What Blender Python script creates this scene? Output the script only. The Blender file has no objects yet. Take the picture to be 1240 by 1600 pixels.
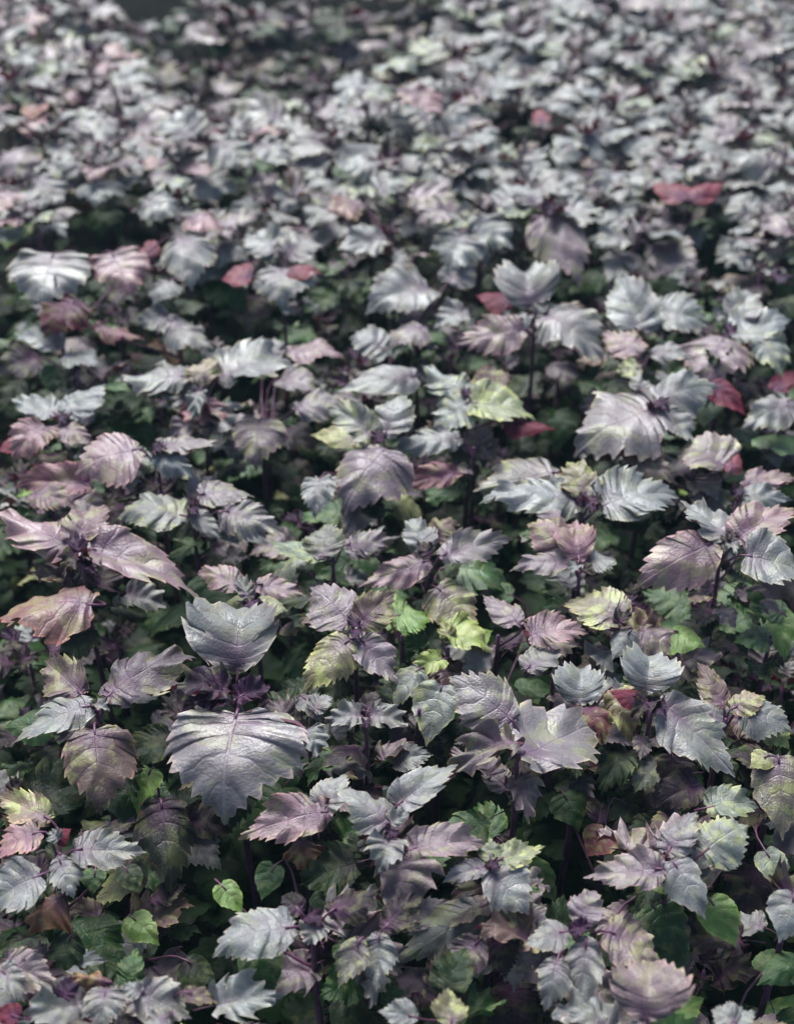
import bpy, math, random
from mathutils import Vector, Matrix
R = math.radians
S = bpy.context.scene
C = S.collection

# ------------------------------------------------------------------ camera, sky, sun, exposure
CANOPY = 0.40
CAM = Vector((0, 0, CANOPY + 0.83))
PITCH = 34.0
VFOV = 40.0
cd = bpy.data.cameras.new('camera'); cam = bpy.data.objects.new('camera', cd); C.objects.link(cam)
cam.location = CAM; cam.rotation_euler = (R(90 - PITCH), 0, 0)
cd.sensor_fit = 'VERTICAL'; cd.sensor_height = 24; cd.sensor_width = 24
cd.lens = 12 / math.tan(R(VFOV / 2)); cd.clip_start = 0.02; cd.clip_end = 500
cd.dof.use_dof = True; cd.dof.focus_distance = 1.20; cd.dof.aperture_fstop = 3.1
S.camera = cam
w = bpy.data.worlds.new('World'); S.world = w; w.use_nodes = True
wn = w.node_tree
bg = wn.nodes['Background']; sky = wn.nodes.new('ShaderNodeTexSky')
sky.sky_type = 'NISHITA'; sky.sun_disc = False
SUN_EL, SUN_AZ = 57, -16          # sun high, just beyond the bed (camera looks along +Y)
sky.sun_elevation = R(SUN_EL); sky.sun_rotation = R(SUN_AZ)
sky.air_density = 1.0; sky.dust_density = 1.5; sky.ozone_density = 1.0
wn.links.new(sky.outputs[0], bg.inputs[0]); bg.inputs[1].default_value = 0.072
sd = bpy.data.lights.new('sun', 'SUN'); sun = bpy.data.objects.new('sun', sd); C.objects.link(sun)
sd.energy = 3.2; sd.angle = R(38); sd.color = (0.975, 1, 0.985)
sun.rotation_euler = (R(90 - SUN_EL), 0, R(180 - SUN_AZ)); sun.location = (0, 0, 5)
S.view_settings.view_transform = 'Standard'; S.view_settings.look = 'None'
S.view_settings.exposure = 1.0; S.view_settings.gamma = 1

rnd = random.Random(7)
# ------------------------------------------------------------------ pixel helpers (1240 x 1600 photograph)
FPX = 800 / math.tan(R(VFOV / 2))
cr = cam.rotation_euler.to_matrix(); cri = cr.transposed()
def ray(px, py): return cr @ Vector(((px - 620) / FPX, -(py - 800) / FPX, -1))
def at(px, py, z):
    d = ray(px, py); return CAM + d * ((z - CAM.z) / d.z)
def proj(p):
    q = cri @ (Vector(p) - CAM)
    return (620 + FPX * q.x / -q.z, 800 - FPX * q.y / -q.z, -q.z)

# ------------------------------------------------------------------ materials
def nodes(name):
    m = bpy.data.materials.new(name); m.use_nodes = True
    nt = m.node_tree; return m, nt, nt.nodes, nt.links
def math_n(N, L, op, a, b=None, c=None):
    n = N.new('ShaderNodeMath'); n.operation = op
    for i, v in enumerate((a, b, c)):
        if v is None: continue
        if isinstance(v, (int, float)): n.inputs[i].default_value = v
        else: L.new(v, n.inputs[i])
    return n.outputs[0]
def mix(N, L, fac, a, b, blend='MIX'):
    n = N.new('ShaderNodeMix'); n.data_type = 'RGBA'; n.blend_type = blend
    for sock, v in ((n.inputs[0], fac), (n.inputs[6], a), (n.inputs[7], b)):
        if hasattr(v, 'is_linked') or isinstance(v, bpy.types.NodeSocket): L.new(v, sock)
        elif isinstance(v, (int, float)): sock.default_value = v
        else: sock.default_value = (*v, 1) if len(v) == 3 else v
    return n.outputs[2]
def mapr(N, L, v, a, b, c=0.0, d=1.0, smooth=True):
    n = N.new('ShaderNodeMapRange'); n.interpolation_type = 'SMOOTHSTEP' if smooth else 'LINEAR'
    L.new(v, n.inputs[0])
    for i, x in enumerate((a, b, c, d)): n.inputs[i + 1].default_value = x
    return n.outputs[0]

def leaf_material():
    m, nt, N, L = nodes('perilla_leaf')
    bs = N['Principled BSDF']
    uvm = N.new('ShaderNodeUVMap'); uvm.uv_map = 'veins'
    sp = N.new('ShaderNodeSeparateXYZ'); L.new(uvm.outputs[0], sp.inputs[0])
    s = math_n(N, L, 'ABSOLUTE', math_n(N, L, 'SUBTRACT', math_n(N, L, 'MULTIPLY', sp.outputs[0], 2.0), 1.0))
    t = sp.outputs[1]
    wob = N.new('ShaderNodeTexNoise'); wob.inputs['Scale'].default_value = 5.0; L.new(uvm.outputs[0], wob.inputs['Vector'])
    t = math_n(N, L, 'ADD', t, math_n(N, L, 'MULTIPLY', math_n(N, L, 'SUBTRACT', wob.outputs[0], 0.5), 0.07))
    uvp = N.new('ShaderNodeUVMap'); uvp.uv_map = 'blade'
    pl = N.new('ShaderNodeSeparateXYZ'); L.new(uvp.outputs[0], pl.inputs[0])
    x = math_n(N, L, 'ABSOLUTE', math_n(N, L, 'SUBTRACT', pl.outputs[0], 0.5))
    oi = N.new('ShaderNodeObjectInfo')
    off = N.new('ShaderNodeVectorMath'); off.operation = 'ADD'
    cmb = N.new('ShaderNodeCombineXYZ'); L.new(math_n(N, L, 'MULTIPLY', oi.outputs['Random'], 40.0), cmb.inputs[2])
    L.new(uvp.outputs[0], off.inputs[0]); L.new(cmb.outputs[0], off.inputs[1])
    P = off.outputs[0]
    def noise(sc, det=3, rough=0.55):
        n = N.new('ShaderNodeTexNoise'); n.inputs['Scale'].default_value = sc
        n.inputs['Detail'].default_value = det; n.inputs['Roughness'].default_value = rough
        L.new(P, n.inputs['Vector']); return n.outputs[0]
    # vein masks
    mid = mapr(N, L, x, 0.004, 0.016, 1, 0)
    fr = math_n(N, L, 'ABSOLUTE', math_n(N, L, 'SUBTRACT', math_n(N, L, 'FRACT', math_n(N, L, 'ADD', math_n(N, L, 'MULTIPLY', t, 6.0), 0.5)), 0.5))
    wv = mapr(N, L, s, 0.0, 1.0, 0.10, 0.035, False)
    side = math_n(N, L, 'SUBTRACT', 1.0, math_n(N, L, 'MINIMUM', math_n(N, L, 'DIVIDE', fr, wv), 1.0))
    vein = math_n(N, L, 'MAXIMUM', mid, math_n(N, L, 'MULTIPLY', side, 0.75))
    vo = N.new('ShaderNodeTexVoronoi'); vo.feature = 'DISTANCE_TO_EDGE'; vo.inputs['Scale'].default_value = 22
    L.new(P, vo.inputs['Vector'])
    net = mapr(N, L, vo.outputs['Distance'], 0.0, 0.10, 1, 0)
    # colours
    base = oi.outputs['Color']
    n1 = noise(3.2); n2 = noise(9.0, 4); n3 = noise(34.0, 3, 0.6)
    col = mix(N, L, mapr(N, L, n1, 0.35, 0.7), base, mix(N, L, 1.0, base, (0.66, 0.61, 0.63), 'MULTIPLY'))
    col = mix(N, L, mapr(N, L, n2, 0.42, 0.62), col, mix(N, L, 1.0, col, (1.22, 1.15, 1.15), 'MULTIPLY'))
    blot = math_n(N, L, 'MULTIPLY', mapr(N, L, noise(4.2, 4), 0.50, 0.60), oi.outputs['Alpha'])
    col = mix(N, L, blot, col, (0.38, 0.40, 0.13))
    edge = math_n(N, L, 'MULTIPLY', mapr(N, L, s, 0.88, 1.0), mapr(N, L, n2, 0.38, 0.6, 0.3, 1.0))
    col = mix(N, L, edge, col, mix(N, L, 1.0, col, (2.1, 1.85, 1.6), 'MULTIPLY'))
    # purple flush around leaf base and ribs
    flush = math_n(N, L, 'MULTIPLY', mapr(N, L, pl.outputs[1], 0.05, 0.48, 1, 0), mapr(N, L, s, 0.0, 0.95, 1, 0))
    red = N.new('ShaderNodeSeparateColor'); L.new(base, red.inputs[0])
    purple = mapr(N, L, math_n(N, L, 'SUBTRACT', red.outputs[0], red.outputs[1]), -0.03, 0.006)
    col = mix(N, L, math_n(N, L, 'MULTIPLY', math_n(N, L, 'MULTIPLY', flush, purple), 0.75), col, (0.085, 0.025, 0.072))
    near = mapr(N, L, pl.outputs[1], 0.25, 0.7)
    veincol = mix(N, L, near, mix(N, L, purple, mix(N, L, 1.0, base, (1.3, 1.4, 1.1), 'MULTIPLY'), (0.17, 0.06, 0.15)), mix(N, L, 1.0, base, (1.45, 1.4, 1.4), 'MULTIPLY'))
    col = mix(N, L, math_n(N, L, 'MULTIPLY', vein, 0.42), col, veincol)
    col = mix(N, L, math_n(N, L, 'MULTIPLY', net, 0.14), col, mix(N, L, 1.0, col, (0.6, 0.55, 0.6), 'MULTIPLY'))
    # dust / dry flecks
    fl = N.new('ShaderNodeTexVoronoi'); fl.inputs['Scale'].default_value = 46; L.new(P, fl.inputs['Vector'])
    fleck = math_n(N, L, 'MULTIPLY', mapr(N, L, fl.outputs['Distance'], 0.05, 0.16, 1, 0), mapr(N, L, n1, 0.5, 0.62))
    col = mix(N, L, math_n(N, L, 'MULTIPLY', fleck, 0.18), col, (0.62, 0.60, 0.58))
    brown = math_n(N, L, 'MULTIPLY', mapr(N, L, noise(7.5, 5, .65), 0.60, 0.66), mapr(N, L, s, 0.35, 0.9))
    col = mix(N, L, math_n(N, L, 'MULTIPLY', brown, 0.8), col, (0.12, 0.065, 0.035))
    # underside: wine red on purple leaves, pale on green ones
    geo = N.new('ShaderNodeNewGeometry')
    under = mix(N, L, purple, mix(N, L, 1.0, base, (0.9, 1.1, 0.9), 'MULTIPLY'), (0.13, 0.022, 0.045))
    under = mix(N, L, math_n(N, L, 'MULTIPLY', vein, 0.5), under, (0.30, 0.09, 0.14))
    col = mix(N, L, geo.outputs['Backfacing'], col, under)
    L.new(col, bs.inputs['Base Color'])
    L.new(mapr(N, L, n1, 0.3, 0.7, 0.30, 0.53), bs.inputs['Roughness'])
    L.new(mapr(N, L, red.outputs[1], 0.02, 0.15, 0.22, 0.78), bs.inputs['Specular IOR Level'])
    L.new(mapr(N, L, red.outputs[1], 0.02, 0.15, 0.0, 0.16), bs.inputs['Sheen Weight']); bs.inputs['Sheen Roughness'].default_value = 0.45
    bs.inputs['Sheen Tint'].default_value = (.93, 1, 1, 1)
    # quilted, wrinkled relief
    hv = math_n(N, L, 'ADD', math_n(N, L, 'MULTIPLY', vein, -0.9), math_n(N, L, 'MULTIPLY', net, -0.10))
    hv = math_n(N, L, 'ADD', hv, math_n(N, L, 'MULTIPLY', n3, 1.3))
    hv = math_n(N, L, 'ADD', hv, math_n(N, L, 'MULTIPLY', n2, 1.3))
    bp = N.new('ShaderNodeBump'); bp.inputs['Strength'].default_value = 0.34; bp.inputs['Distance'].default_value = 0.0022
    L.new(hv, bp.inputs['Height']); L.new(bp.outputs[0], bs.inputs['Normal'])
    tr = N.new('ShaderNodeBsdfTranslucent'); L.new(mix(N, L, 1.0, col, (1.3, 1.0, 0.8), 'MULTIPLY'), tr.inputs[0])
    ms = N.new('ShaderNodeMixShader'); ms.inputs[0].default_value = 0.08
    L.new(bs.outputs[0], ms.inputs[1]); L.new(tr.outputs[0], ms.inputs[2])
    L.new(ms.outputs[0], N['Material Output'].inputs[0])
    return m
LEAF = leaf_material()

def simple(name, c1, c2, sc, rough, bump=0.3, bd=0.002, spec=0.5):
    m, nt, N, L = nodes(name); bs = N['Principled BSDF']
    tc = N.new('ShaderNodeTexCoord'); n = N.new('ShaderNodeTexNoise'); n.inputs['Scale'].default_value = sc
    n.inputs['Detail'].default_value = 6; L.new(tc.outputs['Object'], n.inputs['Vector'])
    L.new(mix(N, L, mapr(N, L, n.outputs[0], 0.35, 0.65), c1, c2), bs.inputs['Base Color'])
    bs.inputs['Roughness'].default_value = rough; bs.inputs['Specular IOR Level'].default_value = spec
    bp = N.new('ShaderNodeBump'); bp.inputs['Strength'].default_value = bump; bp.inputs['Distance'].default_value = bd
    L.new(n.outputs[0], bp.inputs['Height']); L.new(bp.outputs[0], bs.inputs['Normal'])
    return m
STEM = simple('purple_stem', (0.075, 0.022, 0.062), (0.15, 0.05, 0.12), 60, 0.4)
PETI = simple('purple_leaf_stalk', (0.085, 0.025, 0.055), (0.15, 0.055, 0.105), 90, 0.4)
SOIL = simple('dark_soil', (0.006, 0.005, 0.004), (0.018, 0.014, 0.010), 30, 0.95, 0.8, 0.02, 0.2)

# ------------------------------------------------------------------ mesh helpers
def mesh(name, vs, fs, mat, uvs=None, smooth=True):
    me = bpy.data.meshes.new(name); me.from_pydata(vs, [], fs); me.materials.append(mat)
    if smooth: me.polygons.foreach_set('use_smooth', [True] * len(me.polygons))
    if uvs:
        for nm, data in uvs.items():
            lay = me.uv_layers.new(name=nm)
            for lp in me.loops: lay.data[lp.index].uv = data[lp.vertex_index]
    me.update(); return me
def tube(name, pts, rad, mat, n=6):
    vs, fs = [], []
    pts = [Vector(p) for p in pts]
    for i, p in enumerate(pts):
        t = (pts[min(i + 1, len(pts) - 1)] - pts[max(i - 1, 0)]).normalized()
        a = t.cross(Vector((0.13, 0.9, 0.3))).normalized(); b = t.cross(a)
        for k in range(n):
            an = 2 * math.pi * k / n; vs.append(p + (a * math.cos(an) + b * math.sin(an)) * rad[i])
    for i in range(len(pts) - 1):
        for k in range(n):
            k2 = (k + 1) % n
            fs.append((i * n + k, i * n + k2, (i + 1) * n + k2, (i + 1) * n + k))
    fs.append(tuple(range(n))[::-1]); fs.append(tuple((len(pts) - 1) * n + k for k in range(n)))
    return mesh(name, vs, fs, mat)
def obj(name, me, parent=None):
    o = bpy.data.objects.new(name, me); C.objects.link(o)
    if parent: o.parent = parent
    return o

# margin control points of half a blade (x, y) and the matching point on the midrib
CT = [(0, 0, 0), (.18, -.045, .005), (.34, .0, .03), (.445, .11, .08), (.48, .25, .145), (.465, .39, .225), (.405, .53, .325),
      (.285, .65, .445), (.165, .775, .59), (.060, .89, .78), (0, 1, 1)]
def cat(t):
    f = t * (len(CT) - 1); i = min(int(f), len(CT) - 2); u = f - i
    p = [CT[max(0, min(len(CT) - 1, i + k))] for k in (-1, 0, 1, 2)]
    return [0.5 * ((2 * p[1][c]) + (p[2][c] - p[0][c]) * u + (2 * p[0][c] - 5 * p[1][c] + 4 * p[2][c] - p[3][c]) * u * u
            + (3 * p[1][c] - p[0][c] - 3 * p[2][c] + p[3][c]) * u ** 3) for c in range(3)]
def leaf_mesh(seed, bend=45, fold=0.0, teeth=0.06, ruffle=0.03, twist=0.0, nteeth=11, lobe=0.0, wedge=0.0, crinkle=0.0, hang=0.0, bexp=1.25, rows=46, cols=7):
    r = random.Random(seed)
    ph = [r.uniform(0, 6.28) for _ in range(8)]
    asym = r.uniform(0.9, 1.1)
    vs, uvv, uvb, fs = [], [], [], []
    grid = []
    tooth_w = [[r.uniform(0.45, 1.35) for _ in range(nteeth + 2)] for _ in range(2)]
    side_w = [[r.uniform(0.94, 1.06) for _ in range(5)] for _ in range(2)]
    bite = [(r.randrange(2), r.uniform(.3, .8), r.uniform(.08, .2)) if r.random() < .45 else None]
    for i in range(rows + 1):
        t = i / rows
        mx, my, ym = cat(t)
        row = []
        for j in range(-cols, cols + 1):
            s = j / cols; sg = 1 if s >= 0 else -1; q = 0 if sg > 0 else 1
            lump = side_w[q][int(t * 3.99)] * (1 - (t * 4 % 1)) + side_w[q][min(4, int(t * 3.99) + 1)] * (t * 4 % 1)
            wf = min(1, t / .50); wf = wf * wf * (3 - 2 * wf)
            X = mx * (1 - wedge * (1 - wf)) * (1 + lobe * math.sin(2 * math.pi * 3.5 * t + ph[2])) * (asym if sg > 0 else 2 - asym) * lump; Y = my
            k = int(t * nteeth); u = t * nteeth - k
            saw = (u if u < 0.78 else (1 - u) / 0.22 * 0.78) / 0.78
            env = min(1, t * 6) * min(1, (1 - t) * 5)
            d = teeth * (saw - 0.35) * tooth_w[q][k] * env
            X += d * 0.8; Y += d * 0.95
            if bite[0] and bite[0][0] == q and abs(t - bite[0][1]) < 0.05: X *= 1 - bite[0][2]
            a = abs(s) ** 0.92
            x = X * a * sg
            y = ym + (Y - ym) * (0.62 * a + 0.38 * a * a)
            # height: quilting between side veins, ruffled margin
            z = 0.011 * abs(math.sin(math.pi * 6 * t)) * math.sin(math.pi * min(1, abs(s) * 1.05)) * env
            z += ruffle * s * s * (math.sin(2 * math.pi * 2.6 * t + ph[0 + q]) + 0.6 * math.sin(2 * math.pi * 5.3 * t + ph[2 + q])) * env
            z += crinkle * math.sin(2 * math.pi * 5.5 * t + ph[4] + sg * 0.7) * abs(s) ** 1.2
            z += fold * abs(x) - hang * 2.2 * x * x
            z += 0.035 * math.sin(5.5 * y + ph[5]) * math.sin(6 * x + ph[6]) + 0.012 * math.sin(17 * y + ph[7]) * math.sin(15 * x + ph[3])
            row.append(len(vs)); vs.append([x, y, z]); uvv.append((s * .5 + .5, t)); uvb.append((x + .5, y))
        grid.append(row)
    # bend along the length, twist, then bring base to 0 and tip to (0,1,0)
    B = R(bend); pts = []
    for x, y, z in vs:
        yy = max(0.0, y); a = B * (yy ** bexp)
        # integrate arc
        n = 6; cy = cz = 0; cy = min(0.0, y)
        for k in range(n):
            ak = B * ((yy * (k + .5) / n) if yy > 0 else 0) ** bexp if yy > 0 else 0
            cy += math.cos(ak) * yy / n; cz -= math.sin(ak) * yy / n
        tw = twist * yy
        x2 = x * math.cos(tw) - z * math.sin(tw); z2 = x * math.sin(tw) + z * math.cos(tw)
        pts.append(Vector((x2, cy + z2 * math.sin(a), cz + z2 * math.cos(a))))
    tipv = pts[grid[-1][cols]].copy(); base = pts[grid[0][cols]].copy()
    ch = tipv - base; ang = math.atan2(ch.z, ch.y); M = Matrix.Rotation(-ang, 3, 'X'); sc = 1 / math.hypot(ch.y, ch.z)
    pts = [(M @ (p - base)) * sc for p in pts]
    for i in range(rows):
        for j in range(2 * cols):
            a, b, c2, d2 = grid[i][j], grid[i][j + 1], grid[i + 1][j + 1], grid[i + 1][j]
            fs.append((a, b, c2, d2))
    return mesh('perilla_leaf_blade', [tuple(p) for p in pts], fs, LEAF, {'veins': uvv, 'blade': uvb})

NORMAL = [leaf_mesh(i, bend=rnd.choice((10, 25, 40, 60, 75)), fold=rnd.uniform(-.15, .25), bexp=rnd.choice((1.2, 1.6, 2.4)), rows=60, teeth=rnd.uniform(.06, .10), ruffle=rnd.uniform(.025, .075), lobe=rnd.choice((0, 0, 0, .03)), wedge=rnd.uniform(0, .75),
                    twist=rnd.uniform(-.5, .5), nteeth=rnd.choice((12, 13, 14, 15)), hang=rnd.choice((0, 0, .1, .3))) for i in range(30)]
HANG = [leaf_mesh(100 + i, bend=rnd.uniform(35, 70), fold=.02, rows=60, bexp=rnd.choice((1.3, 2.2)), teeth=rnd.uniform(.065, .10), ruffle=rnd.uniform(.03, .055), lobe=rnd.uniform(.0, .06), nteeth=rnd.choice((11, 12, 13, 14)), hang=rnd.uniform(.1, .3)) for i in range(8)]
WING = [leaf_mesh(200 + i, bend=rnd.uniform(85, 110), fold=rnd.uniform(.35, .6), teeth=.08, ruffle=.035, nteeth=12, wedge=.85, rows=56) for i in range(4)]
CRISP = [leaf_mesh(300 + i, bend=rnd.uniform(30, 100), fold=rnd.uniform(.2, .7), teeth=.16, ruffle=.09, crinkle=.06, nteeth=8, rows=34, cols=5) for i in range(6)]
SMOOTH = [leaf_mesh(400 + i, bend=rnd.uniform(20, 55), fold=rnd.uniform(-.2, .2), teeth=.035, ruffle=.02, nteeth=10, hang=rnd.uniform(0, .3), rows=32, cols=5) for i in range(6)]
DRY = [leaf_mesh(500 + i, bend=rnd.uniform(90, 150), fold=rnd.uniform(-.8, .6), teeth=.07, ruffle=.10, twist=rnd.uniform(-1.2, 1.2), hang=.4) for i in range(4)]
KINDS = {'n': NORMAL, 'h': HANG, 'w': WING, 'c': CRISP, 's': SMOOTH, 'x': DRY}
for k, L_ in KINDS.items():
    pass
PET_SHARED = tube('leaf_stalk', [(0, .01, -.012), (0, -.10, -.005), (0, -.24, -.05), (0, -.38, -.13)], [.009, .011, .014, .018], PETI)
STEM_SHARED = tube('stem', [(0, 0, 0), (.012, .006, .25), (-.008, .01, .5), (.006, -.004, .75), (0, 0, 1)], [.012, .0105, .009, .0075, .005], STEM)

# colour, blotchiness; 'G' and 'k' are darkened to carry shade low down
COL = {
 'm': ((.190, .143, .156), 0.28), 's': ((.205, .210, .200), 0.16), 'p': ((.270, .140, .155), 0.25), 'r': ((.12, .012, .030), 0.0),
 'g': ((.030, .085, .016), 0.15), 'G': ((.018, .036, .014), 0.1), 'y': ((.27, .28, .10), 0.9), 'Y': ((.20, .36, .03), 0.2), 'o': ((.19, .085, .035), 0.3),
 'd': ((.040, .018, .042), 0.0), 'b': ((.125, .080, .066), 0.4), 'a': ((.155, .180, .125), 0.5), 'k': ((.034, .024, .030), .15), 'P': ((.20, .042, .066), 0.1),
}
def colour(code, r=rnd):
    cols = [COL[c] for c in code]
    k = 1 / len(cols)
    c = [sum(x[0][i] for x in cols) * k for i in range(3)]; bl = max(x[1] for x in cols)
    v = r.uniform(.88, 1.12); h = r.uniform(-.06, .06)
    return (c[0] * v * (1 + h), c[1] * v, c[2] * v * (1 - h * .5), bl)

def frame(base, tip, width, roll=0.0, up=Vector((0, -0.22, 1)), flat=1.0):
    Y = (tip - base); Lh = Y.length; Y.normalize()
    Z = (up - Y * up.dot(Y)).normalized(); X = Y.cross(Z).normalized()
    if roll: q = Matrix.Rotation(roll, 3, Y); X = q @ X; Z = q @ Z
    sx = width / 0.99; sy = Lh; sz = (sx + sy) / 2 * flat
    M = Matrix((X * sx, Y * sy, Z * sz)).transposed().to_4x4(); M.translation = base
    return M, X, Y, Z
def add_leaf(root, rootM, M, code, kind, r=rnd, name='leaf'):
    o = obj(name, r.choice(KINDS[kind]), root)
    o.matrix_parent_inverse = Matrix.Identity(4)
    o.matrix_local = rootM.inverted() @ M
    o.color = colour(code, r)
    return o
def stalk_to(leaf, M, node, base, start_dir, r0):
    a = Vector(node); d = Vector(base); L_ = (d - a).length
    out = Vector((d.x - a.x, d.y - a.y, 0)); out = out.normalized() if out.length > 1e-5 else Vector((1, 0, 0))
    p1 = a + out * L_ * .3 + Vector((0, 0, L_ * .14)); p2 = d - start_dir * L_ * .35
    pts = []
    for i in range(7):
        t = i / 6; u = 1 - t
        pts.append(a * u ** 3 + p1 * 3 * u * u * t + p2 * 3 * u * t * t + d * t ** 3)
    pts.append(d + start_dir * 0.006)
    me = tube('leaf_stalk', pts, [r0 * (1.25 - .07 * i) for i in range(8)], PETI)
    s = obj('leaf_stalk', me, leaf); s.matrix_parent_inverse = M.inverted()
    return s

def new_plant(x, y, label, group):
    e = bpy.data.objects.new('perilla_plant', None); C.objects.link(e)
    e.empty_display_size = .03; e.location = (x, y, 0)
    e['label'] = label; e['category'] = 'perilla plant'; e['group'] = group
    return e, Matrix.Translation((x, y, 0))

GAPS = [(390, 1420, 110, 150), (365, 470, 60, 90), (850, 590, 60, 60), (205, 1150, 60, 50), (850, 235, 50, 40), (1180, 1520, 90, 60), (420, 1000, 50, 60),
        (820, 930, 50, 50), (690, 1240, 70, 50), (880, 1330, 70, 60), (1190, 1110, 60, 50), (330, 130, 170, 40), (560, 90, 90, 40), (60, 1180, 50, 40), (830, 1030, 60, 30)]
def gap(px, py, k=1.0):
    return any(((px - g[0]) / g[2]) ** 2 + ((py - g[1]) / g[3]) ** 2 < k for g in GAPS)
def lower_leaves(root, rm, x, y, ztop, r, n=4, big=.065, shade='gGGgGkG', fixed=False):  # lower leaves are greener, and darkened in colour as shade
    z = ztop; a0 = r.uniform(0, math.pi)
    for k in range(n):
        z -= r.uniform(.035, .055)
        if z < .05: break
        for sgn in (0, math.pi):
            if r.random() < .12: continue
            a = a0 + sgn + (k % 2) * math.pi / 2 + r.uniform(-.3, .3)
            Ln = big * r.uniform(.7, 1.15) * (1 - .06 * k); pl = r.uniform(.3, .42) * Ln
            el = R(r.uniform(-40, -8)); d = Vector((math.cos(a), math.sin(a), 0))
            b = Vector((x, y, z)) + d * pl + Vector((0, 0, .12 * Ln)); tp = b + (d * math.cos(el) + Vector((0, 0, math.sin(el)))) * Ln
            M, X, Y, Z = frame(b, tp, Ln * r.uniform(.75, .95), r.uniform(-.25, .25), Vector((0, 0, 1)))
            q = proj(b); q2 = proj((b + tp) / 2)
            if gap(q[0], q[1], .8) or gap(q2[0], q2[1], .8): continue
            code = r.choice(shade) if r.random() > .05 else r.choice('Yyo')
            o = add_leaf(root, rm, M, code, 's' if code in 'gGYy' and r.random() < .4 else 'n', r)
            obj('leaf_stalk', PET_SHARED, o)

GROUP = 'red perilla plants packed across the bed'
HEROES = []
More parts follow.
